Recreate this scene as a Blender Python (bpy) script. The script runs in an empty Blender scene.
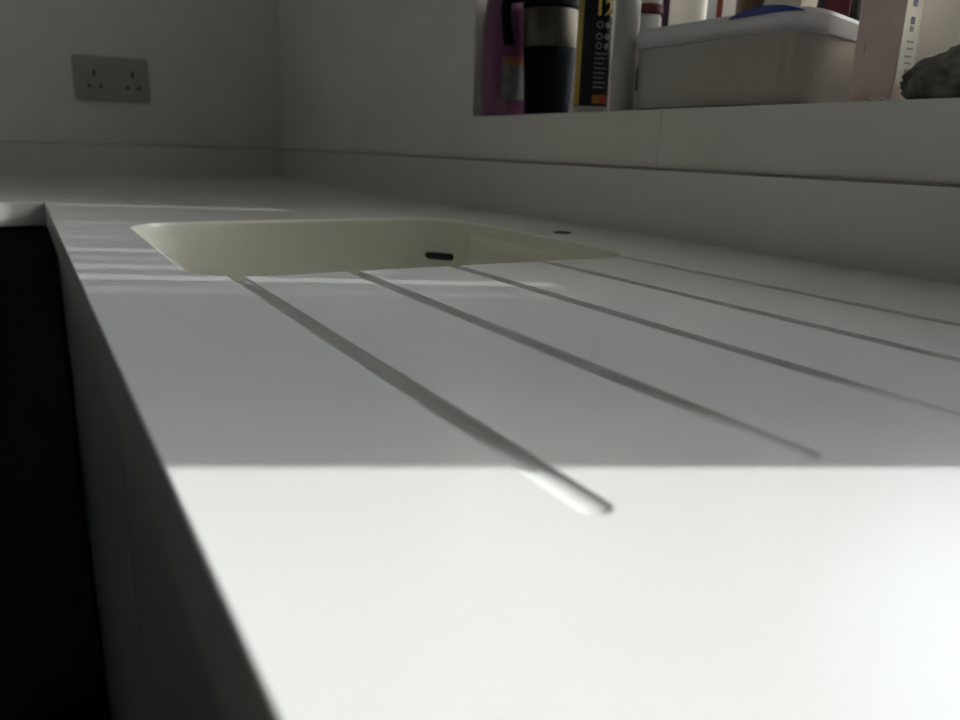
import bpy, bmesh, math, random
from mathutils import Vector, Matrix
random.seed(7)
scene = bpy.context.scene
COL = scene.collection
ZT = 0.90                      # worktop height above the floor

def V(x, r, z):
    """x = along the worktop away from the camera, r = metres to the right, z = above the worktop"""
    return Vector((x, -r, z + ZT))

# ------------------------------------------------------------------ camera
R = Vector((-0.5007, -0.8651, 0.0303)); Dn = Vector((-0.2425, 0.1065, -0.9643)); F = Vector((0.8310, -0.4901, -0.2631))
cam = bpy.data.cameras.new('camera'); co = bpy.data.objects.new('camera', cam); COL.objects.link(co)
m = Matrix((R.normalized(), (-Dn).normalized(), (-F).normalized())).transposed().to_4x4()
m.translation = V(0, 0, 0.085); co.matrix_world = m
cam.sensor_width = 36.0; cam.lens = 773.75 / 960 * 36
cam.clip_start = 0.01; cam.clip_end = 200
cam.dof.use_dof = True; cam.dof.focus_distance = 0.50; cam.dof.aperture_fstop = 9.5
scene.camera = co
# ------------------------------------------------------------------ light
SUN_EL = math.radians(22)
w = bpy.data.worlds.new('sky'); scene.world = w; w.use_nodes = True
nt = w.node_tree; nt.nodes.clear()
sky = nt.nodes.new('ShaderNodeTexSky'); sky.sky_type = 'NISHITA'; sky.sun_disc = False
sky.sun_elevation = SUN_EL; sky.sun_rotation = math.atan2(-0.4386, -0.8987)
sky.air_density = 1.0; sky.dust_density = 1.0; sky.ozone_density = 1.0
hs = nt.nodes.new('ShaderNodeHueSaturation'); hs.inputs['Saturation'].default_value = 0.55
bg = nt.nodes.new('ShaderNodeBackground'); bg.inputs['Strength'].default_value = 1.08
ow = nt.nodes.new('ShaderNodeOutputWorld')
nt.links.new(sky.outputs[0], hs.inputs['Color']); nt.links.new(hs.outputs[0], bg.inputs[0]); nt.links.new(bg.outputs[0], ow.inputs[0])
sl = bpy.data.lights.new('sun', 'SUN'); sl.energy = 7.4; sl.angle = math.radians(0.53); sl.color = (1.0, 0.978, 0.965)
so = bpy.data.objects.new('sun', sl); COL.objects.link(so)
to_sun = Vector((-0.4386 * math.cos(SUN_EL), -0.8987 * math.cos(SUN_EL), math.sin(SUN_EL)))
so.rotation_euler = to_sun.to_track_quat('Z', 'Y').to_euler(); so.location = (-3, -6, 5)
vs = scene.view_settings
vs.view_transform = 'Standard'; vs.look = 'None'; vs.gamma = 1.0; vs.use_curve_mapping = False; vs.exposure = 0.0

# ------------------------------------------------------------------ materials
MATS = {}
def mat(name, col, rough=0.5, metal=0.0, noise=0.03, nscale=40, bump=0.0, spec=0.5, trans=0.0, sss=0.0):
    if name in MATS: return MATS[name]
    M = bpy.data.materials.new(name); M.use_nodes = True; n = M.node_tree; b = n.nodes['Principled BSDF']
    tc = n.nodes.new('ShaderNodeTexCoord'); nz = n.nodes.new('ShaderNodeTexNoise'); nz.inputs['Scale'].default_value = nscale
    nz.inputs['Detail'].default_value = 4
    n.links.new(tc.outputs['Object'], nz.inputs['Vector'])
    cr = n.nodes.new('ShaderNodeValToRGB')
    c0 = [max(0, c * (1 - noise)) for c in col]; c1 = [min(1, c * (1 + noise)) for c in col]
    cr.color_ramp.elements[0].color = (*c0, 1); cr.color_ramp.elements[1].color = (*c1, 1)
    cr.color_ramp.elements[0].position = 0.3; cr.color_ramp.elements[1].position = 0.7
    n.links.new(nz.outputs['Fac'], cr.inputs['Fac']); n.links.new(cr.outputs[0], b.inputs['Base Color'])
    b.inputs['Roughness'].default_value = rough; b.inputs['Metallic'].default_value = metal
    b.inputs['Specular IOR Level'].default_value = spec
    b.inputs['Transmission Weight'].default_value = trans
    if sss: b.inputs['Subsurface Weight'].default_value = sss; b.inputs['Subsurface Scale'].default_value = 0.004
    if bump:
        bp = n.nodes.new('ShaderNodeBump'); bp.inputs['Strength'].default_value = bump; bp.inputs['Distance'].default_value = 0.001
        n.links.new(nz.outputs['Fac'], bp.inputs['Height']); n.links.new(bp.outputs[0], b.inputs['Normal'])
    MATS[name] = M; return M
def mat_translucent(name, col, tr=0.45, clear=0.25, rough=0.3):
    """thin milky plastic: diffuse + translucent + a share of clear, with a gloss coat"""
    M = bpy.data.materials.new(name); M.use_nodes = True; n = M.node_tree; n.nodes.clear()
    o = n.nodes.new('ShaderNodeOutputMaterial'); d = n.nodes.new('ShaderNodeBsdfDiffuse'); t = n.nodes.new('ShaderNodeBsdfTranslucent')
    c = n.nodes.new('ShaderNodeBsdfTransparent'); g = n.nodes.new('ShaderNodeBsdfGlossy'); fr = n.nodes.new('ShaderNodeFresnel')
    g.inputs['Roughness'].default_value = rough; fr.inputs['IOR'].default_value = 1.4
    tc = n.nodes.new('ShaderNodeTexCoord'); nz = n.nodes.new('ShaderNodeTexNoise'); nz.inputs['Scale'].default_value = 18
    cr = n.nodes.new('ShaderNodeValToRGB'); cr.color_ramp.elements[0].color = (*[k * 0.92 for k in col], 1); cr.color_ramp.elements[1].color = (*col, 1)
    n.links.new(tc.outputs['Object'], nz.inputs['Vector']); n.links.new(nz.outputs['Fac'], cr.inputs['Fac'])
    n.links.new(cr.outputs[0], d.inputs['Color']); n.links.new(cr.outputs[0], t.inputs['Color'])
    def mix(f, a, b):
        x = n.nodes.new('ShaderNodeMixShader')
        if isinstance(f, float): x.inputs[0].default_value = f
        else: n.links.new(f, x.inputs[0])
        n.links.new(a, x.inputs[1]); n.links.new(b, x.inputs[2]); return x.outputs[0]
    s = mix(tr, d.outputs[0], t.outputs[0]); s = mix(clear, s, c.outputs[0]); s = mix(fr.outputs[0], s, g.outputs[0])
    n.links.new(s, o.inputs['Surface']); MATS[name] = M; return M
def mat_glass(name):
    M = bpy.data.materials.new(name); M.use_nodes = True; n = M.node_tree; n.nodes.clear()
    o = n.nodes.new('ShaderNodeOutputMaterial'); c = n.nodes.new('ShaderNodeBsdfTransparent'); c.inputs[0].default_value = (0.93, 0.95, 0.94, 1)
    g = n.nodes.new('ShaderNodeBsdfGlossy'); g.inputs['Roughness'].default_value = 0.02; fr = n.nodes.new('ShaderNodeFresnel'); fr.inputs[0].default_value = 1.45
    x = n.nodes.new('ShaderNodeMixShader'); n.links.new(fr.outputs[0], x.inputs[0]); n.links.new(c.outputs[0], x.inputs[1]); n.links.new(g.outputs[0], x.inputs[2])
    n.links.new(x.outputs[0], o.inputs['Surface']); MATS[name] = M; return M

M_TOP = mat('white_solid_surface', (0.80, 0.80, 0.795), rough=0.27, noise=0.012, nscale=900, bump=0.01, spec=0.5)
M_SINK = mat('cream_solid_surface', (0.88, 0.87, 0.78), rough=0.35, noise=0.01, nscale=300, spec=0.4)
M_WALL = mat('painted_plaster', (0.84, 0.825, 0.785), rough=0.85, noise=0.03, nscale=9, bump=0.08)
M_CEIL = mat('ceiling_paint', (0.7, 0.69, 0.67), rough=0.9, noise=0.02)
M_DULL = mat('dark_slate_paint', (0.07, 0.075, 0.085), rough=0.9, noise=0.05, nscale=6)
M_FLOOR = mat('dark_vinyl_floor', (0.03, 0.03, 0.03), rough=0.5, noise=0.2, nscale=12)
M_CHAR = mat('grey_laminate', (0.34, 0.355, 0.385), rough=0.5, noise=0.06, nscale=60)
M_BLACK = mat('black_gloss_laminate', (0.09, 0.105, 0.135), rough=0.45, noise=0.05, nscale=60, spec=0.3)
M_PVC = mat('white_upvc', (0.78, 0.78, 0.77), rough=0.35, noise=0.02)
M_SEAL = mat('grey_sealant', (0.30, 0.29, 0.27), rough=0.7, noise=0.1, nscale=120)
M_SOCK = mat('grey_plastic_plate', (0.40, 0.39, 0.365), rough=0.4, noise=0.03)
M_HOLE = mat('dark_void', (0.006, 0.006, 0.006), rough=0.9)
M_FENCE = mat('pale_bounce_timber', (0.52, 0.46, 0.38), rough=0.85, noise=0.25, nscale=30, bump=0.2)  # for the added fence, kept pale to bounce more light indoors
M_GROUND = mat('garden_paving', (0.30, 0.28, 0.25), rough=0.9, noise=0.15, nscale=5)
M_GLASS = mat_glass('window_glass')

# ------------------------------------------------------------------ helpers
def obj(name, bm, material, parent=None, smooth=False, recalc=True):
    if recalc: bmesh.ops.recalc_face_normals(bm, faces=bm.faces)
    me = bpy.data.meshes.new(name); bm.to_mesh(me); bm.free()
    if isinstance(material, (list, tuple)):
        for k in material: me.materials.append(k)
    else: me.materials.append(material)
    if smooth:
        for p in me.polygons: p.use_smooth = True
    o = bpy.data.objects.new(name, me); COL.objects.link(o)
    if parent is not None:
        o.parent = parent; o.matrix_parent_inverse = parent.matrix_world.inverted() if False else Matrix.Translation(-parent.location)
    return o
def tag(o, label, cat, group=None):
    o['label'] = label; o['category'] = cat
    if group: o['group'] = group
    return o
def thing(name, label, cat, loc, group=None):
    e = bpy.data.objects.new(name, None); COL.objects.link(e); e.location = loc; e.empty_display_size = 0.05
    return tag(e, label, cat, group)
def struct(name, bm, m_, parent=None, **k):
    o = obj(name, bm, m_, parent, **k)
    if parent is None: o['kind'] = 'structure'
    return o
def box(bm, x0, x1, r0, r1, z0, z1, bev=0.0):
    vs_ = [bm.verts.new(V(x, r, z)) for x in (x0, x1) for r in (r0, r1) for z in (z0, z1)]
    fs = [bm.faces.new([vs_[i] for i in q]) for q in ((0,1,3,2),(4,6,7,5),(0,4,5,1),(2,3,7,6),(0,2,6,4),(1,5,7,3))]
    if bev:
        es = list({e for f in fs for e in f.edges})
        bmesh.ops.recalc_face_normals(bm, faces=fs)
        bmesh.ops.bevel(bm, geom=es, offset=bev, segments=2, affect='EDGES', profile=0.5)
    return bm
def bx(*a, **k):
    bm = bmesh.new(); box(bm, *a, **k); return bm
def lathe(bm, cx, cr, prof, seg=40, cap=True):
    """prof: list of (radius, z)"""
    rings = []
    for rad, z in prof:
        rings.append([bm.verts.new(V(cx + rad * math.cos(2*math.pi*i/seg), cr + rad * math.sin(2*math.pi*i/seg), z)) for i in range(seg)])
    for a, b in zip(rings, rings[1:]):
        for i in range(seg): bm.faces.new((a[i], a[(i+1) % seg], b[(i+1) % seg], b[i]))
    if cap:
        bm.faces.new(rings[0]); bm.faces.new(rings[-1])
    return bm
def lath(*a, **k):
    bm = bmesh.new(); lathe(bm, *a, **k); return bm
def rrect(x0, x1, r0, r1, rad, n=10):
    """rounded rectangle outline; rad = (x0r0, x1r0, x1r1, x0r1); starts at the x0,r1 side going along r"""
    if not isinstance(rad, (tuple, list)): rad = (rad,)*4
    pts = []
    for (cx, cr, a0, ra) in ((x0+rad[0], r0+rad[0], 180, rad[0]), (x1-rad[1], r0+rad[1], 270, rad[1]), (x1-rad[2], r1-rad[2], 0, rad[2]), (x0+rad[3], r1-rad[3], 90, rad[3])):
        for i in range(n + 1):
            a = math.radians(a0 + 90 * i / n); pts.append((cx + ra*math.cos(a), cr + ra*math.sin(a)))
    return pts
def prism(bm, pts, levels):
    """levels: list of (z, scale-inset) ; pts convex outline; inset in metres toward centroid"""
    cx = sum(p[0] for p in pts)/len(pts); cr = sum(p[1] for p in pts)/len(pts)
    hx = max(abs(p[0]-cx) for p in pts); hr = max(abs(p[1]-cr) for p in pts)
    rings = []
    for z, ins in levels:
        rings.append([bm.verts.new(V(cx + (p[0]-cx)*(1-ins/hx), cr + (p[1]-cr)*(1-ins/hr), z)) for p in pts])
    n = len(pts)
    for a, b in zip(rings, rings[1:]):
        for i in range(n): bm.faces.new((a[i], a[(i+1) % n], b[(i+1) % n], b[i]))
    bm.faces.new(rings[0]); bm.faces.new(rings[-1])
    return bm
def prm(*a):
    bm = bmesh.new(); prism(bm, *a); return bm
def tube(bm, pts, rad, seg=10, flat=1.0):
    """pts: Vectors in world space"""
    rings = []
    for i, p in enumerate(pts):
        t = (pts[min(i+1, len(pts)-1)] - pts[max(i-1, 0)]).normalized()
        u = t.cross(Vector((0.6, 0.8, 0.05))).normalized(); v = t.cross(u)
        rr = rad[i] if isinstance(rad, (list, tuple)) else rad
        rings.append([bm.verts.new(p + u*rr*math.cos(2*math.pi*k/seg) + v*rr*flat*math.sin(2*math.pi*k/seg)) for k in range(seg)])
    for a, b in zip(rings, rings[1:]):
        for k in range(seg): bm.faces.new((a[k], a[(k+1) % seg], b[(k+1) % seg], b[k]))
    bm.faces.new(rings[0]); bm.faces.new(rings[-1]); return bm

# ------------------------------------------------------------------ room shell
XN, XE, RL, RB = -2.0, 2.03, -4.2, 0.585            # near wall, end wall, left wall, face of the upstand
RW = RB + 0.006                                      # wall face (window wall)
RO = 0.86                                            # outer face of the window wall
ZF, ZC = -ZT, 1.45
SILL = 0.131
W1 = (0.04, 1.045); W2 = (-1.05, -0.068); HEAD = 1.12
struct('floor', bx(XN-.2, XE+.2, RL-.2, RO, ZF-.1, ZF), M_FLOOR)
struct('ceiling', bx(XN-.2, XE+.2, RL-.2, RO, ZC, ZC+.1), M_CEIL)
struct('wall_far', bx(XE, XE+.2, RL-.2, RO, ZF, ZC), M_WALL)
struct('wall_near', bx(XN-.2, XN, RL-.2, RO, ZF, ZC), M_DULL)
struct('wall_left', bx(XN, XE, RL-.2, RL, ZF, ZC), M_DULL)
bm = bmesh.new()
RP = RW + 0.004                                      # wall core sits behind the thin facing panels
box(bm, XN, XE, RP, RO, ZF, SILL)
box(bm, XN, W2[0], RP, RO, SILL, HEAD); box(bm, W2[1], W1[0], RP, RO, SILL, HEAD); box(bm, W1[1], XE, RP, RO, SILL, HEAD)
box(bm, XN, XE, RP, RO, HEAD, ZC)
wall = struct('wall_right', bm, M_WALL)
# plaster facing of the wall; below the sill it is two boards with an open joint
JX = 0.6425
for nm, a in (('panel', (XN, JX-.0003, RW, RP, ZF, SILL)), ('panel', (JX+.0003, XE, RW, RP, ZF, SILL)),
              ('panel', (W1[1], XE, RW, RP, SILL, HEAD)), ('panel', (W2[1], W1[0], RW, RP, SILL, HEAD)),
              ('panel', (XN, W2[0], RW, RP, SILL, HEAD)), ('panel', (XN, XE, RW, RP, HEAD, ZC))):
    obj(nm, bx(*a), M_WALL, wall)

def window(name, x0, x1, mull):
    r0, r1, fw = 0.755, 0.80, 0.055
    bm = bmesh.new()
    box(bm, x0, x1, r0, r1, SILL, SILL+fw); box(bm, x0, x1, r0, r1, HEAD-fw, HEAD)
    box(bm, x0, x0+fw, r0, r1, SILL+fw, HEAD-fw); box(bm, x1-fw, x1, r0, r1, SILL+fw, HEAD-fw)
    if mull: box(bm, mull-fw/2, mull+fw/2, r0, r1, SILL+fw, HEAD-fw)
    e = bpy.data.objects.new(name, None); COL.objects.link(e); e.location = V((x0+x1)/2, r0, SILL); e['kind'] = 'structure'
    obj('window_frame', bm, M_PVC, e)
    xs = [x0+fw, x1-fw] if not mull else [x0+fw, mull-fw/2, mull+fw/2, x1-fw]
    for a, b in zip(xs[::2], xs[1::2]): obj('pane', bx(a, b, .775, .781, SILL+fw, HEAD-fw), M_GLASS, e)
    return e
window('window_1', W1[0], W1[1], None)
window('window_2', W2[0], W2[1], None)
# ground outside; slatted fence is added to shade the window and streak the sun
struct('ground_outside', bx(-12, 14, RO, 25, ZF-.3, ZF-.15), M_GROUND)
FR = 1.90
fen = thing('added_shade_fence', 'added pale vertical slat fence outside the kitchen window, put there to block and streak the sun', 'fence', V(0.5, FR, ZF-.15))
slat = None; pitch, gap = 0.048, 0.0098
k = 0; x = -0.60
while x < 2.2:
    if slat is None:
        slat = obj('slat', bx(x, x+pitch-gap, FR, FR+.008, ZF-.15, 0.90), M_FENCE, fen); x_first = x
    else:
        c = slat.copy(); COL.objects.link(c); c.location = slat.location + Vector((x-x_first, 0, 0)); c.parent = fen; c.matrix_parent_inverse = slat.matrix_parent_inverse
    x += pitch + random.uniform(-.0045, .0045)
for z in (-0.75, 0.02, 0.44): obj('rail', bx(-.60, 2.2, FR+.008, FR+.038, z, z+.07), M_FENCE, fen)

# ------------------------------------------------------------------ worktop with drainer and sink cut-out
YE, XI, TH = 0.0249, 1.184, 0.031
SX0, SX1, SR0, SR1 = 0.5075, 0.885, 0.0885, 0.464      # sink opening
GR = [0.1152, 0.1945, 0.2750, 0.3560, 0.4365]; GX = 0.1325; GW = 0.0049
DR0, DR1, DX0 = 0.1055, 0.4480, 0.118; RNEAR = 0.050
def sstep(t): t = max(0, min(1, t)); return t*t*(3-2*t)
def hz(x, r):
    """height of the drainer: five round-ended grooves that run out into the sink"""
    z = 0.0
    for g in GR:
        dx = max(0, GX + GW - x); d = math.hypot(dx, r - g) / GW
        if d < 1:
            t = sstep((x - 0.150) / 0.075)
            z -= (0.0012 + 0.0025*t) * max(0, 1 - d*d) ** (0.9 - 0.45*t)      # shallow at the tip, deeper towards the sink
    return z
def xe(r):
    """x of the sink's near edge at r (rounded near corners)"""
    k_ = max(SR0 + RNEAR - r, r - (SR1 - RNEAR), 0)
    return SX0 + RNEAR - math.sqrt(max(0, RNEAR*RNEAR - k_*k_))
def warp(x, r): return x if x < 0.42 else 0.42 + (x-0.42)*(xe(r)-0.42)/(SX0-0.42)
rs = {DR0, DR1}
for g in GR:
    for i in range(-9, 10): rs.add(g + GW * i / 8)
for a, b in zip(GR, GR[1:]):
    for i in range(1, 4): rs.add(a + (b-a)*i/4)
rs = sorted(r for r in rs if DR0 <= r <= DR1)
xs = {DX0, SX0}
for i in range(0, 24): xs.add(DX0 + (GX + GW + .004 - DX0) * i / 23)
for i in range(0, 41): xs.add(0.145 + (SX0 - 0.145) * i / 40)
xs = sorted(xs)
wt = thing('worktop', 'white solid L-shaped kitchen worktop with a grooved drainer beside the sink', 'worktop', V(0.6, 0.3, -TH))
bm = bmesh.new()
grid = [[bm.verts.new(V(warp(x, r), r, hz(x, r))) for r in rs] for x in xs]
for i in range(len(xs)-1):
    for j in range(len(rs)-1): bm.faces.new((grid[i][j], grid[i][j+1], grid[i+1][j+1], grid[i+1][j]))
for f in bm.faces:
    f.normal_update()
    if f.normal.z < 0: f.normal_flip()
dr = obj('drainer', bm, M_TOP, wt, smooth=True, recalc=False); dr['label'] = 'drainer with five straight grooves running into the sink'
# sink outline, starting with the arc at (x0, r0): (SX0, DR0 end) ... closed by the drainer edge
NA = 14
RFAR = 0.058
full = rrect(SX0, SX1, SR0, SR1, (RNEAR, RFAR, RFAR, RNEAR), NA)
a0 = math.asin((SR0+RNEAR-DR0)/RNEAR); a1 = math.asin((DR1-(SR1-RNEAR))/RNEAR)
arc0 = [(SX0+RNEAR-RNEAR*math.cos(a0+(math.pi/2-a0)*i/8), SR0+RNEAR-RNEAR*math.sin(a0+(math.pi/2-a0)*i/8)) for i in range(9)]
arc1 = [(SX0+RNEAR-RNEAR*math.cos(math.pi/2+(a1-math.pi/2)*i/8), SR1-RNEAR+RNEAR*math.sin(math.pi/2+(a1-math.pi/2)*i/8)) for i in range(9)]
outline = arc0 + full[NA+1:3*(NA+1)] + arc1              # from the drainer corner round the far side and back
near_edge = [(xe(r), r) for r in reversed(rs)][1:-1]        # from DR1 back to DR0 (exclusive)
loop = outline + near_edge
def zloop(p): return hz(SX0, p[1]) if (p[0] < SX0+RNEAR*.9 and DR0 < p[1] < DR1) else 0.0
def loop_normals(pts):
    ns = []
    n = len(pts)
    for i in range(n):
        a, b = pts[i-1], pts[(i+1) % n]
        tx, tr = b[0]-a[0], b[1]-a[1]; l = math.hypot(tx, tr) or 1
        ns.append((-tr/l, tx/l))
    return ns
nrm = loop_normals(loop)
cx0, cr0 = (SX0+SX1)/2, (SR0+SR1)/2
if (cx0-loop[40][0])*nrm[40][0] + (cr0-loop[40][1])*nrm[40][1] < 0: nrm = [(-a, -b) for a, b in nrm]   # point into the bowl
bm = bmesh.new()
# flat top: outer L polygon (inset by the edge rounding) with one hole = drainer three sides + sink far side
EB = 0.0012
XW = -1.2
Lpoly = [(XW, YE), (XI, YE), (XI, -2.2), (XE, -2.2), (XE, RB+.006), (XW, RB+.006)]
def inset_L(d): return [(XW, YE+d), (XI+d, YE+d), (XI+d, -2.2+d), (XE, -2.2+d), (XE, RB+.006), (XW, RB+.006)]
L0 = inset_L(EB)
vo = [bm.verts.new(V(p[0], p[1], 0)) for p in L0]
eo = [bm.edges.new((vo[i], vo[(i+1) % len(vo)])) for i in range(len(vo))]
hole = list(outline) + [(warp(x, DR1), DR1) for x in reversed(xs)][1:] + [(DX0, r) for r in reversed(rs)][1:] + [(warp(x, DR0), DR0) for x in xs][1:-1]
vh = [bm.verts.new(V(p[0], p[1], 0)) for p in hole]
eh = [bm.edges.new((vh[i], vh[(i+1) % len(vh)])) for i in range(len(vh))]
bmesh.ops.triangle_fill(bm, edges=eo+eh, use_beauty=True)
for f in bm.faces:
    f.normal_update()
    if f.normal.z < 0: f.normal_flip()
flat_count = len(bm.faces)
# rounded front edges and apron
prev = None
prof = [(EB, 0.0)] + [(EB*(1-math.sin(math.radians(a))), -EB*(1-math.cos(math.radians(a)))) for a in (22, 45, 67, 90)] + [(0.0, -TH+.001), (0.001, -TH), (0.10, -TH)]
for d, z in prof:
    L = inset_L(d)
    ring = [bm.verts.new(V(L[i][0], L[i][1], z)) for i in range(4)]
    if prev:
        for i in range(3): bm.faces.new((prev[i], prev[i+1], ring[i+1], ring[i]))
    prev = ring
top = obj('top', bm, M_TOP, wt, recalc=False)
# sink lip: rounded fall from the worktop into the bowl
LR = 0.0035
bm = bmesh.new(); prev = None
for a in (0, 18, 36, 54, 72, 90, None):
    if a is None: d, dz = LR, -0.014
    else: d, dz = LR*math.sin(math.radians(a)), -LR*(1-math.cos(math.radians(a)))
    ring = [bm.verts.new(V(p[0]+n_[0]*d, p[1]+n_[1]*d, min(zloop(p)+dz, zloop(p)))) for p, n_ in zip(loop, nrm)]
    if prev:
        for i in range(len(loop)): bm.faces.new((prev[i], prev[(i+1) % len(loop)], ring[(i+1) % len(loop)], ring[i]))
    prev = ring
lip = obj('sink_lip', bm, M_SINK, wt, smooth=True)
# orientation: the lip must face the bowl / up
me = lip.data
if sum(p.normal.z for p in me.polygons) < 0: me.flip_normals()
# tap hole behind the sink
th = thing('tap_hole_plug', 'small dark round plug set in the worktop behind the sink', 'plug', V(.684, .502, 0))
obj('rim', lath(.684, .502, [(.0095, .0001), (.0095, .0012), (.0075, .0014), (.0075, .0006)], 32), mat('dark_plug_rim', (.06, .06, .055), rough=.6), th, smooth=False)
obj('cap', lath(.684, .502, [(.0072, .0003), (.0072, .0010)], 24), M_HOLE, th)

# ------------------------------------------------------------------ sink bowl
sk = thing('sink', 'cream solid-surface sink bowl set under the white worktop', 'sink', V((SX0+SX1)/2, (SR0+SR1)/2, -.20))
simple = rrect(SX0, SX1, SR0, SR1, (RNEAR, RFAR, RFAR, RNEAR), NA)
sn = loop_normals(simple)
if (cx0-simple[5][0])*sn[5][0] + (cr0-simple[5][1])*sn[5][1] < 0: sn = [(-a, -b) for a, b in sn]
bm = bmesh.new(); prev = None
prof = [(LR-.0002, -.0125)] + [(LR + .010*t/8, -.0125 - .145*t/8) for t in range(1, 9)]
prof += [(LR+.010+.03*(1-math.cos(math.radians(a))), -.1575-.03*math.sin(math.radians(a))) for a in (15, 30, 45, 60, 75, 90)]
cxs, crs = (SX0+SX1)/2, (SR0+SR1)/2
def inner(p, n_, d):
    # offset; near tight corners clamp towards the centre so the loops never cross
    q = (p[0]+n_[0]*d, p[1]+n_[1]*d)
    return q
def inset_rr(d):
    rr = lambda r_: max(r_ - d*.2, .012)
    return rrect(SX0+d, SX1-d, SR0+d, SR1-d, (rr(RNEAR), rr(RFAR), rr(RFAR), rr(RNEAR)), NA)
for d, z in prof:
    ring = [bm.verts.new(V(q[0], q[1], z)) for q in (inset_rr(d) if d > LR else [inner(p, n_, d) for p, n_ in zip(simple, sn)])]
    if prev:
        for i in range(len(ring)): bm.faces.new((prev[i], prev[(i+1) % len(ring)], ring[(i+1) % len(ring)], ring[i]))
    prev = ring
bm.faces.new(prev)
bowl = obj('bowl', bm, M_SINK, sk, smooth=True)
# overflow slot in the rounded rear far corner
ang = math.radians(50)
ccx, ccr = SX1-RFAR, SR1-RFAR
ctr = (ccx + (RFAR-.0068)*math.cos(ang), ccr + (RFAR-.0068)*math.sin(ang))
def stadium(hw, hh, depth0, depth1):
    bm = bmesh.new(); pts = []
    for s in (1, -1):
        for i in range(9):
            a = math.radians(-90 + 180*i/8) if s == 1 else math.radians(90 + 180*i/8)
            pts.append((s*(hw-hh) + hh*math.cos(a), hh*math.sin(a)))
    nx, nr = -math.cos(ang), -math.sin(ang); tx, tr = -nr, nx
    rings = []
    for dp in (depth0, depth1):
        ring = []
        for u, v in pts:
            sag = 0.5*u*u/(RFAR-.006)                              # follow the curved wall
            dd = dp + sag
            ring.append(bm.verts.new(V(ctr[0]+tx*u+nx*dd, ctr[1]+tr*u+nr*dd, -.0455+v)))
        rings.append(ring)
    n = len(pts)
    for i in range(n): bm.faces.new((rings[0][i], rings[0][(i+1) % n], rings[1][(i+1) % n], rings[1][i]))
    bm.faces.new(rings[0]); bm.faces.new(rings[1]); return bm
ov = obj('overflow_slot', stadium(.0195, .0043, -.004, .0010), mat('overflow_shadow', (.02, .02, .018), rough=.8), sk); ov['label'] = 'dark overflow slot'
obj('waste', lath(cxs, crs, [(.045, -.188), (.045, -.1862), (.036, -.1855), (.034, -.1870)], 36), mat('brushed_steel', (.55, .54, .52), rough=.3, metal=1.0, noise=.05), sk)

# ------------------------------------------------------------------ upstands and sealant
u1 = struct('trim_1', bx(XW, XE, RB, RB+.012-.006, 0.0, 0.0685), M_TOP)
obj('sealant_line', bx(XW, XE, RB+.001, RB+.006, 0.0685, 0.0708), M_SEAL, u1)
u2 = struct('trim_2', bx(XE-.012, XE-.0002, -2.2, RB-.0005, 0.0, 0.0685), M_TOP)
obj('sealant_line', bx(XE-.006, XE-.0002, -2.2, RB-.0005, 0.0685, 0.0700), M_SEAL, u2)

# ------------------------------------------------------------------ base cabinets
def cabinet(name, label, x0, x1, r0, r1, face, m_, doors, group):
    """face 'L': doors look to the left (room); face 'N': doors look back at the camera"""
    t = .018; zb, zt = ZF+.12, -TH-.001
    e = thing(name, label, 'cabinet', V((x0+x1)/2, (r0+r1)/2, ZF), group)
    bm = bmesh.new()
    if face == 'L':
        box(bm, x0, x0+t, r0+.02, r1, zb, zt); box(bm, x1-t, x1, r0+.02, r1, zb, zt); box(bm, x0+t, x1-t, r0+.02, r1, zb, zb+t); box(bm, x0+t, x1-t, r1-t, r1, zb+t, zt)
        pl = (x0, x1, r0+.05, r0+.066, ZF, zb)
    else:
        box(bm, x0+.02, x1, r0, r0+t, zb, zt); box(bm, x0+.02, x1, r1-t, r1, zb, zt); box(bm, x0+.02, x1, r0+t, r1-t, zb, zb+t); box(bm, x1-t, x1, r0+t, r1-t, zb+t, zt)
        pl = (x0+.05, x0+.066, r0, r1, ZF, zb)
    obj('carcass', bm, m_, e); obj('plinth', bx(*pl), m_, e)
    n = doors
    for i in range(n):
        if face == 'L':
            a = x0 + (x1-x0)*i/n + .0015; b = x0 + (x1-x0)*(i+1)/n - .0015
            d = obj('door', bx(a, b, r0, r0+.0195, zb+.002, zt-.004, bev=.0012), m_, e)
        else:
            a = r0 + (r1-r0)*i/n + .0015; b = r0 + (r1-r0)*(i+1)/n - .0015
            d = obj('door', bx(x0, x0+.0195, a, b, zb+.002, zt-.004, bev=.0012), m_, e)
    return e
cabinet('base_cabinet', 'plain grey base cabinet nearest the camera under the sunlit worktop', -.60, .0, .034, .57, 'L', M_CHAR, 1, 'plain grey base cabinets')
cabinet('base_cabinet', 'plain grey base cabinet under the grooved drainer', .0, .46, .034, .57, 'L', M_CHAR, 1, 'plain grey base cabinets')
cabinet('base_cabinet', 'plain grey double-door base cabinet under the sink', .46, 1.195, .034, .57, 'L', M_CHAR, 2, 'plain grey base cabinets')
cabinet('base_cabinet', 'black base cabinet in the inner corner under the return worktop', 1.205, 2.0, -.56, .032, 'N', M_BLACK, 1, 'black base cabinets')
cabinet('base_cabinet', 'black double-door base cabinet at the far left under the return worktop', 1.205, 2.0, -1.18, -.56, 'N', M_BLACK, 2, 'black base cabinets')

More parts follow.
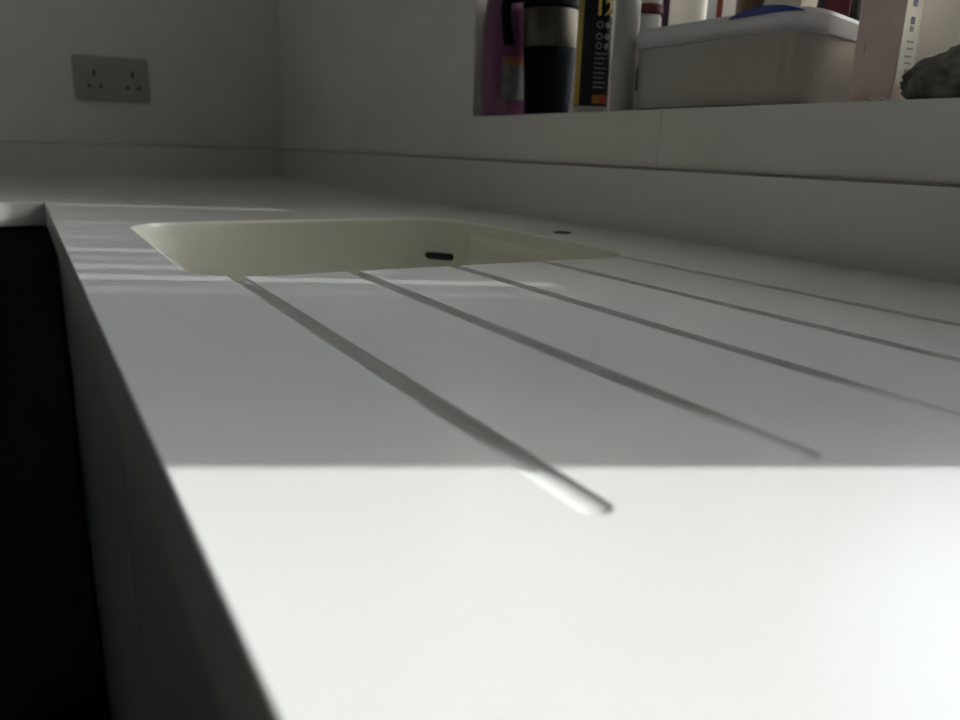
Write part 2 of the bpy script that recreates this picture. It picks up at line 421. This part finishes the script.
# ------------------------------------------------------------------ double wall socket on the end wall
S0, S1, Z0, Z1 = 0.127, 0.283, 0.1635, 0.258
sc = thing('wall_socket', 'grey double switched wall socket on the far wall', 'socket', V(XE, (S0+S1)/2, Z0))
def plate(a0, a1, z0, z1, rad, d0, d1, ins=0.002):
    bm = bmesh.new(); pts = rrect(a0, a1, z0, z1, rad, 6); c = ((a0+a1)/2, (z0+z1)/2); rings = []
    for dp, i_ in ((d0, 0), (d1-ins*.6, 0), (d1, ins)):
        rings.append([bm.verts.new(V(XE-dp, c[0]+(p[0]-c[0])*(1-2*i_/(a1-a0)), c[1]+(p[1]-c[1])*(1-2*i_/(z1-z0)))) for p in pts])
    n = len(pts)
    for a, b in zip(rings, rings[1:]):
        for i in range(n): bm.faces.new((a[i], a[(i+1) % n], b[(i+1) % n], b[i]))
    bm.faces.new(rings[0]); bm.faces.new(rings[-1]); return bm
obj('plate', plate(S0, S1, Z0, Z1, .006, 0, .010, .0025), M_SOCK, sc)
pw = S1-S0; phh = Z1-Z0; mid = (S0+S1)/2
for cx_, sw in ((S0+pw*.27, S0+pw*.115), (S0+pw*.775, S0+pw*.56)):
    obj('switch', plate(sw-.0065, sw+.0065, Z0+phh*.52, Z0+phh*.80, .0015, .0102, .0135, .001), M_SOCK, sc)
    obj('pin_hole', plate(cx_-.0028, cx_+.0028, Z0+phh*.56, Z0+phh*.70, .0008, .0095, .0104, .0002), M_HOLE, sc)
    for s in (-1, 1): obj('pin_hole', plate(cx_+s*.0115-.0036, cx_+s*.0115+.0036, Z0+phh*.30, Z0+phh*.365, .0008, .0095, .0104, .0002), M_HOLE, sc)
for s in (-1, 1): obj('screw', plate(mid+s*.060-.003, mid+s*.060+.003, Z0+phh*.44, Z0+phh*.44+.006, .0029, .0100, .0108, .0004), M_SOCK, sc)

# ------------------------------------------------------------------ things on the window sill
Z = SILL
def curved(cx, cr, rad, a0, a1, z0, z1, th_=0.0004, n=14):
    """label patch wrapped round a cylinder; angles in degrees in (x, r)"""
    bm = bmesh.new(); rows = []
    for rr in (rad-.0002, rad+th_):
        for z in (z0, z1):
            rows.append([bm.verts.new(V(cx+rr*math.cos(math.radians(a0+(a1-a0)*i/n)), cr+rr*math.sin(math.radians(a0+(a1-a0)*i/n)), z)) for i in range(n+1)])
    A, B, C_, D_ = rows
    for i in range(n):
        bm.faces.new((C_[i], C_[i+1], D_[i+1], D_[i])); bm.faces.new((A[i], B[i], B[i+1], A[i+1]))
        bm.faces.new((B[i], D_[i], D_[i+1], B[i+1])); bm.faces.new((A[i], A[i+1], C_[i+1], C_[i]))
    bm.faces.new((A[0], C_[0], D_[0], B[0])); bm.faces.new((A[n], B[n], D_[n], C_[n]))
    return bm
def text_bm(s, size, place, bold=0.0):
    """text as thin mesh, each vertex put through place(u, v, depth)"""
    cu = bpy.data.curves.new('print', 'FONT'); cu.body = s; cu.size = size; cu.extrude = .0002; cu.align_x = 'CENTER'; cu.offset = bold; cu.resolution_u = 3
    to = bpy.data.objects.new('print', cu); COL.objects.link(to)
    dg = bpy.context.evaluated_depsgraph_get(); me = bpy.data.meshes.new_from_object(to.evaluated_get(dg))
    bm = bmesh.new(); bm.from_mesh(me); bpy.data.objects.remove(to); bpy.data.meshes.remove(me); bpy.data.curves.remove(cu)
    for v in bm.verts: v.co = place(v.co.x, v.co.y, v.co.z)
    return bm
VIEW = 242   # direction (deg in x, r) from the sill things back towards the camera: about (-.83, -.56)
def vang(cx, cr): return math.degrees(math.atan2(-cr, -cx))

# pink bottle
PX, PR = 1.003, .6225
pink = thing('bottle', 'magenta plastic bottle with a pale label beside the travel mug', 'bottle', V(PX, PR, Z))
M_PINK = mat('magenta_plastic', (.19, .060, .14), rough=.35, noise=.06)
obj('body', lath(PX, PR, [(.0335, Z+.0005), (.0362, Z+.004), (.0365, Z+.05), (.0362, Z+.12), (.033, Z+.15), (.022, Z+.185), (.0135, Z+.20), (.0135, Z+.205)]), M_PINK, pink, smooth=True)
obj('cap', lath(PX, PR, [(.015, Z+.2052), (.015, Z+.232), (.0138, Z+.2345)], 28), mat('pale_pink_cap', (.55, .35, .45), rough=.4), pink)
va = vang(PX, PR)
lb = obj('label', curved(PX, PR, .0366, va-85, va+12, Z+.022, Z+.078), mat('grey_label', (.26, .25, .26), rough=.5, noise=.35, nscale=120), pink)
obj('stripe', curved(PX, PR, .0371, va-80, va+8, Z+.068, Z+.078, .0002), mat('orange_print', (.42, .16, .07), rough=.5), lb)

# travel mug
MX, MR = .921, .636
mug = thing('travel_mug', 'travel mug with steel band, black lid and hooked black handle', 'mug', V(MX, MR, Z))
M_MUG = mat('navy_black_rubber', (.003, .0045, .008), rough=.7, noise=.1, spec=.08)
M_STEEL = mat('steel_band', (.10, .095, .085), rough=.42, metal=1.0, noise=.12, nscale=25)
obj('body', lath(MX, MR, [(.028, Z+.0005), (.0298, Z+.003), (.0312, Z+.02), (.0345, Z+.080), (.0352, Z+.0865)]), M_MUG, mug, smooth=True)
obj('band', lath(MX, MR, [(.0346, Z+.0866), (.0358, Z+.088), (.0364, Z+.131), (.0358, Z+.1345)]), M_STEEL, mug, smooth=True)
obj('lid', lath(MX, MR, [(.0368, Z+.1346), (.0374, Z+.138), (.0374, Z+.152), (.033, Z+.158), (.030, Z+.1585)]), M_MUG, mug, smooth=True)
hx, hr = .62, -.785
hp = [(.034, .148), (.046, .150), (.0560, .1485), (.0600, .142), (.0600, .131), (.0585, .117), (.0565, .104), (.0550, .096), (.0545, .0915)]
obj('handle', tube(bmesh.new(), [V(MX+hx*d, MR+hr*d, Z+z) for d, z in hp], [.0070]*7+[.0076, .0066], 12), M_MUG, mug, smooth=True)

# aerosol can
CX, CR, RC = .810, .6255, .0208
can = thing('aerosol_can', 'dark spray can with yellow numerals and a small red emblem', 'spray can', V(CX, CR, Z))
M_CAN = mat('navy_can_print', (.010, .013, .020), rough=.5, noise=.1, spec=.2)
M_YEL = mat('yellow_print', (.52, .36, .05), rough=.4)
M_GREYP = mat('grey_print', (.28, .28, .28), rough=.5)
obj('body', lath(CX, CR, [(RC, Z+.0085), (RC, Z+.165), (RC*.93, Z+.172), (RC*.72, Z+.178)]), M_CAN, can, smooth=True)
obj('base_rim', lath(CX, CR, [(RC*.95, Z+.0005), (RC*1.02, Z+.002), (RC*1.02, Z+.007), (RC*.99, Z+.0085)]), mat('pale_tin', (.50, .47, .44), rough=.4, metal=.5), can)
obj('cap', lath(CX, CR, [(.0148, Z+.178), (.0148, Z+.200), (.012, Z+.204)], 28), M_YEL, can)
va = vang(CX, CR)
def on_can(u, v, d, ac, zc):
    a = math.radians(ac) - u/RC; rr = RC + .0003 + d
    return V(CX+rr*math.cos(a), CR+rr*math.sin(a), zc+v)
obj('stripe', curved(CX, CR, RC, va+44, va+78, Z+.010, Z+.165, .0003, 8), M_YEL, can)
TA = va-30
obj('numerals', text_bm('12', .026, lambda u, v, d: on_can(u, v, d, TA, Z+.1115), .0004), mat('yellow_numerals', (.80, .55, .10), rough=.4), can)
def ring_mark(ac, zc, r0, r1):
    bm = bmesh.new(); n = 20; rows = []
    for q in (r0, r1):
        for d in (0, .0003): rows.append([bm.verts.new(on_can(q*math.cos(2*math.pi*i/n), q*math.sin(2*math.pi*i/n), d, ac, zc)) for i in range(n)])
    for a, b in ((rows[0], rows[2]), (rows[1], rows[3]), (rows[0], rows[1]), (rows[2], rows[3])):
        for i in range(n): bm.faces.new((a[i], a[(i+1) % n], b[(i+1) % n], b[i]))
    return bm
for zz in (.101, .088, .0775):
    obj('ring_print', ring_mark(TA+14-0, Z+zz, .0026, .0040), M_GREYP, can)
    obj('dot_print', ring_mark(TA-14, Z+zz, .0004, .0036), M_GREYP, can)
for i in range(8):
    zz = .068 - i*.0055
    obj('line_print', curved(CX, CR, RC, TA-22+((i*7) % 3)*6, TA+26, Z+zz, Z+zz+.0018, .0003, 8), M_GREYP, can)
obj('emblem', curved(CX, CR, RC, TA-2, TA+26, Z+.012, Z+.0215, .0003, 8), mat('orange_emblem', (.50, .20, .04), rough=.4), can)
obj('emblem', curved(CX, CR, RC, TA-30, TA-2, Z+.012, Z+.0225, .0003, 8), mat('red_emblem', (.62, .07, .05), rough=.4), can)

# pale tube
tb = thing('tube', 'plain pale grey tube between the spray can and the plastic box', 'tube', V(.739, .6165, Z))
M_PALE = mat('pale_grey_plastic', (.42, .42, .40), rough=.4, noise=.04)
obj('body', lath(.739, .6165, [(.0130, Z+.0005), (.0138, Z+.002), (.0138, Z+.150), (.0130, Z+.156)]), M_PALE, tb, smooth=True)
obj('cap', lath(.739, .6165, [(.0125, Z+.1562), (.0125, Z+.180), (.012, Z+.182)], 28), M_PVC, tb)
# white bottle with dark red band
b2 = thing('bottle', 'white bottle with a dark red band behind the end of the plastic box', 'bottle', V(.7575, .660, Z))
M_WB = mat('white_bottle_plastic', (.55, .53, .50), rough=.35, noise=.04)
obj('body', lath(.7575, .660, [(.0172, Z+.0005), (.0178, Z+.003), (.0178, Z+.108), (.0150, Z+.1125)]), M_WB, b2, smooth=True)
obj('band', lath(.7575, .660, [(.0182, Z+.1126), (.0184, Z+.113), (.0184, Z+.1215), (.018, Z+.122)]), mat('dark_red_band', (.11, .012, .016), rough=.4), b2)
obj('cap', lath(.7575, .660, [(.0172, Z+.1222), (.0172, Z+.150), (.0155, Z+.153)]), M_WB, b2, smooth=False)
va = vang(.7575, .66)
obj('mark', curved(.7575, .660, .0178, va+8, va+40, Z+.026, Z+.052, .0003, 8), mat('dark_mark', (.05, .045, .04), rough=.6), b2)

# plastic food box
BX0, BX1, BR0, BR1 = .490, .722, .611, .704
def warpbox(bm):
    for v in bm.verts:
        t = ((-v.co.y) - BR0)/(BR1-BR0); wx = 1 - .6*(v.co.x-BX0)/(BX1-BX0); q = v.co.z - ZT - Z
        v.co.z = ZT + Z + q*1.06*(1 - .13*max(0, min(1, t))*wx)
    return bm
fb = thing('food_box', 'clear plastic food box with a white lid and a blue lid clip', 'food box', V((BX0+BX1)/2, (BR0+BR1)/2, Z))
M_TUB = mat_translucent('milky_plastic', (.95, .89, .82), tr=.45, clear=.40)
M_LID = mat_translucent('lid_plastic', (.96, .95, .97), tr=.55, clear=.05)
M_BLUE = mat('blue_lid_clip', (.03, .05, .30), rough=.35)
pts = rrect(BX0, BX1, BR0, BR1, (.034, .02, .02, .02), 8)
bm = bmesh.new(); n = len(pts); rings = []
cxx, crr = (BX0+BX1)/2, (BR0+BR1)/2
for z, ins in ((Z+.0006, .0035), (Z+.003, .0016), (Z+.03, .0010), (Z+.058, .0004), (Z+.066, 0), (Z+.066, .0012), (Z+.03, .0022), (Z+.004, .0032), (Z+.0022, .005)):
    rings.append([bm.verts.new(V(cxx+(p[0]-cxx)*(1-2*ins/(BX1-BX0)), crr+(p[1]-crr)*(1-2*ins/(BR1-BR0)), z)) for p in pts])
for a, b in zip(rings, rings[1:]):
    for i in range(n): bm.faces.new((a[i], a[(i+1) % n], b[(i+1) % n], b[i]))
bm.faces.new(rings[0]); bm.faces.new(rings[-1])
obj('tub', warpbox(bm), M_TUB, fb, smooth=False)
lpts = rrect(BX0-.003, BX1+.003, BR0-.003, BR1+.003, (.036, .022, .022, .022), 8)
obj('lid', warpbox(prm(lpts, [(Z+.0665, 0), (Z+.0765, 0), (Z+.0800, .0015), (Z+.0810, .004), (Z+.079, .008)])), M_LID, fb)
obj('lid_rim', warpbox(prm(lpts, [(Z+.0615, -.0012), (Z+.0664, -.0012)])), M_LID, fb)
# blue arched clip on the long side of the lid
bm = bmesh.new(); A = []; N = 16
for i in range(N+1):
    xx = .500 + .078*i/N; arch = math.sin(math.pi*i/N)**.8
    cc = BX0-.003+.036
    rb = BR0-.003 if xx >= cc else BR0-.003+.036-math.sqrt(.036**2-(cc-xx)**2)
    A.append([bm.verts.new(V(xx, rr, zz)) for rr, zz in ((rb-.0016, Z+.0772-.0006), (rb-.0016, Z+.0772+.0062*arch), (rb+.0035, Z+.0772+.0062*arch+.0006), (rb+.0035, Z+.0772-.0006))])
for a, b in zip(A, A[1:]):
    for k_ in range(4): bm.faces.new((a[k_], a[(k_+1) % 4], b[(k_+1) % 4], b[k_]))
bm.faces.new(A[0]); bm.faces.new(A[-1])
obj('clip', warpbox(bm), M_BLUE, fb)
# contents
bis = mat('biscuit', (.72, .46, .27), rough=.8, noise=.2, nscale=60, bump=.3)
for i, (x_, r_, a_, h_, ww) in enumerate(((.665, .65, 8, .034, .026), (.625, .645, -12, .028, .024), (.585, .652, 20, .040, .025), (.545, .648, -5, .022, .026))):
    e = tag(obj('biscuit_pack', prm([(x_+math.cos(math.radians(a_))*px*ww*.7-math.sin(math.radians(a_))*py*.022, r_+math.sin(math.radians(a_))*px*ww*.7+math.cos(math.radians(a_))*py*.022) for px, py in rrect(-1, 1, -1, 1, .4, 4)], [(Z+.0028, .002), (Z+.006, 0), (Z+h_-.004, 0), (Z+h_, .004)]), bis),
            ('beige packet at the far end inside the food box', 'low beige packet second from the far end inside the food box', 'tallest beige packet inside the food box', 'lowest beige packet at the blue clip end inside the food box')[i], 'packet', 'packets in the food box')

# row behind the box
def carton(name, label, cat, x0, x1, r0, r1, h, m_, extra=None, lean=0):
    e = thing(name, label, cat, V((x0+x1)/2, (r0+r1)/2, Z))
    obj('body', prm(rrect(x0, x1, r0, r1, .0018, 3), [(Z+.0005, .0006), (Z+.0015, 0), (Z+h-.001, 0), (Z+h, .0006)]), m_, e)
    if extra:
        for nm, a, mm in extra: obj(nm, bx(*a), mm, e)
    return e
wb = thing('bottle', 'tall white bottle behind the food box', 'bottle', V(.764, .7305, Z))
obj('body', lath(.764, .7305, [(.0205, Z+.0005), (.0222, Z+.004), (.0222, Z+.16), (.015, Z+.18), (.010, Z+.19)]), mat_translucent('white_translucent_bottle', (.93, .91, .85), tr=.55, clear=0.0), wb, smooth=True)
obj('cap', lath(.764, .7305, [(.0115, Z+.1902), (.0115, Z+.212), (.010, Z+.214)], 28), M_PVC, wb)
c1 = carton('carton', 'slim white carton with a red edge behind the food box', 'carton', .693, .717, .714, .748, .165, mat_translucent('white_card', (.95, .95, .95), tr=.5, clear=0.0),
       [('red_edge', (.6915, .6999, .7132, .7138, Z+.002, Z+.163), mat('red_print', (.42, .06, .03), rough=.5))])
oj = thing('jar', 'olive brown jar behind the food box', 'jar', V(.660, .731, Z))
obj('body', lath(.660, .731, [(.0195, Z+.0005), (.0205, Z+.003), (.0205, Z+.13), (.017, Z+.14)]), mat('olive_brown_glaze', (.16, .11, .05), rough=.35, noise=.35, nscale=60), oj, smooth=True)
obj('lid', lath(.660, .731, [(.0185, Z+.1402), (.0185, Z+.158), (.017, Z+.160)], 32), mat('gold_lid', (.45, .33, .15), rough=.35, metal=.8), oj)
carton('carton', 'cream card carton behind the blue lid clip', 'carton', .585, .632, .714, .748, .18, mat('cream_card', (.85, .80, .66), rough=.6, noise=.05),
       [('fold', (.6315, .6324, .7135, .7140, Z+.002, Z+.178), M_PVC)])
bp = thing('pouch', 'dark plum pouch with a crimson patch between cream carton and pink carton', 'pouch', V(.546, .731, Z))
obj('body', prm(rrect(.520, .574, .714, .748, .012, 6), [(Z+.0005, .004), (Z+.012, 0), (Z+.08, .0), (Z+.14, .005), (Z+.16, .012)]), mat('plum_film', (.045, .035, .055), rough=.4, noise=.3, nscale=30), bp)
obj('patch', bx(.526, .556, .7133, .7141, Z+.085, Z+.125), mat('crimson_print', (.16, .015, .035), rough=.4), bp)

# pink carton with lettered side
K0, K1, KR0, KR1 = .4085, .4485, .622, .646
kc = thing('carton', 'tall dusty pink carton with a cream lettered side', 'carton', V((K0+K1)/2, (KR0+KR1)/2, Z))
obj('body', prm(rrect(K0, K1, KR0, KR1, .0015, 3), [(Z+.0005, .0006), (Z+.0015, 0), (Z+.198, 0), (Z+.199, .0006)]), mat('dusty_pink_card', (.82, .64, .60), rough=.6, noise=.05), kc)
side = obj('side_panel', bx(K0-.0006, K0+.0002, KR0+.001, KR1-.001, Z+.014, Z+.197), mat('cream_side_print', (.92, .89, .80), rough=.55, noise=.03), kc)
M_PRG = mat('pale_grey_print', (.45, .45, .47), rough=.5)
M_BLP = mat('blue_print', (.07, .08, .25), rough=.5)
for i, (z0_, z1_, a, b) in enumerate(((.061, .0665, .38, .58), (.0555, .0595, .40, .58), (.074, .080, .36, .58), (.047, .0488, .35, .7), (.042, .0435, .4, .72), (.036, .0375, .35, .7), (.031, .0324, .4, .7), (.018, .027, .45, .85))):
    d = KR1-KR0
    obj('print_line', bx(K0-.0010, K0-.0005, KR0+d*a, KR0+d*b, Z+z0_, Z+z1_), M_BLP if i in (0, 2) else M_PRG, kc)
obj('nick', bx(.4385, .4390, KR0-.0004, KR0+.0002, Z+.040, Z+.047), mat('scuff', (.12, .09, .08), rough=.8), kc)

# translucent bottle at the right
tr = thing('bottle', 'wide milky translucent bottle behind the dark cloth', 'bottle', V(.415, .700, Z))
obj('body', lath(.415, .702, [(.033, Z+.0005), (.036, Z+.004), (.036, Z+.12), (.030, Z+.15), (.014, Z+.18), (.013, Z+.19)]), mat_translucent('milky_bottle', (.95, .92, .87), tr=.6, clear=0.0), tr, smooth=True)
obj('cap', lath(.415, .702, [(.0155, Z+.1902), (.0155, Z+.206), (.014, Z+.208)], 28), M_PVC, tr)

# crumpled dark cloth
bm = bmesh.new(); bmesh.ops.create_icosphere(bm, subdivisions=5, radius=1.0)
from mathutils import noise as mn
for v in bm.verts:
    d = v.co.normalized()
    f_ = 1 + .16*mn.noise(d*2.0+Vector((3, 1, 7))) + .10*mn.noise(d*4.2) + .10*abs(mn.noise(d*9+Vector((9, 2, 4))))
    q = Vector((d.x*.066*f_, d.y*.032*f_, max(d.z*(.034 - .012*d.x)*f_, -.013)))
    v.co = Vector((.332, -.6275, ZT+Z+.0236)) + q
zmin = min(v.co.z for v in bm.verts)
for v in bm.verts: v.co.z += ZT+Z+.0004-zmin
tag(obj('cloth', bm, mat('dark_grey_fleece', (.17, .165, .155), rough=.95, noise=.75, nscale=45, bump=.6), smooth=True), 'crumpled dark grey cloth at the right end of the sill', 'cloth')

# white crumbs on the sill edge
for i, (x_, s_, lab) in enumerate(((.408, .0016, 'white crumb on the sill edge nearest the food box'), (.398, .0018, 'middle white crumb on the sill edge below the pink carton'), (.391, .0015, 'white crumb on the sill edge nearest the dark cloth'))):
    bm = bmesh.new(); bmesh.ops.create_icosphere(bm, subdivisions=2, radius=s_)
    for v in bm.verts: v.co = v.co*(1+.3*mn.noise(v.co*900+Vector((i, 0, 0)))); v.co.z *= .8
    zmin = min(v.co.z for v in bm.verts)
    for v in bm.verts: v.co += V(x_, .5945, Z) - Vector((0, 0, zmin-.0001))
    tag(obj('crumb', bm, mat('white_crumb', (.85, .85, .83), rough=.7), smooth=True), lab, 'crumb', 'crumbs on the sill edge')
bpy.context.view_layer.update()
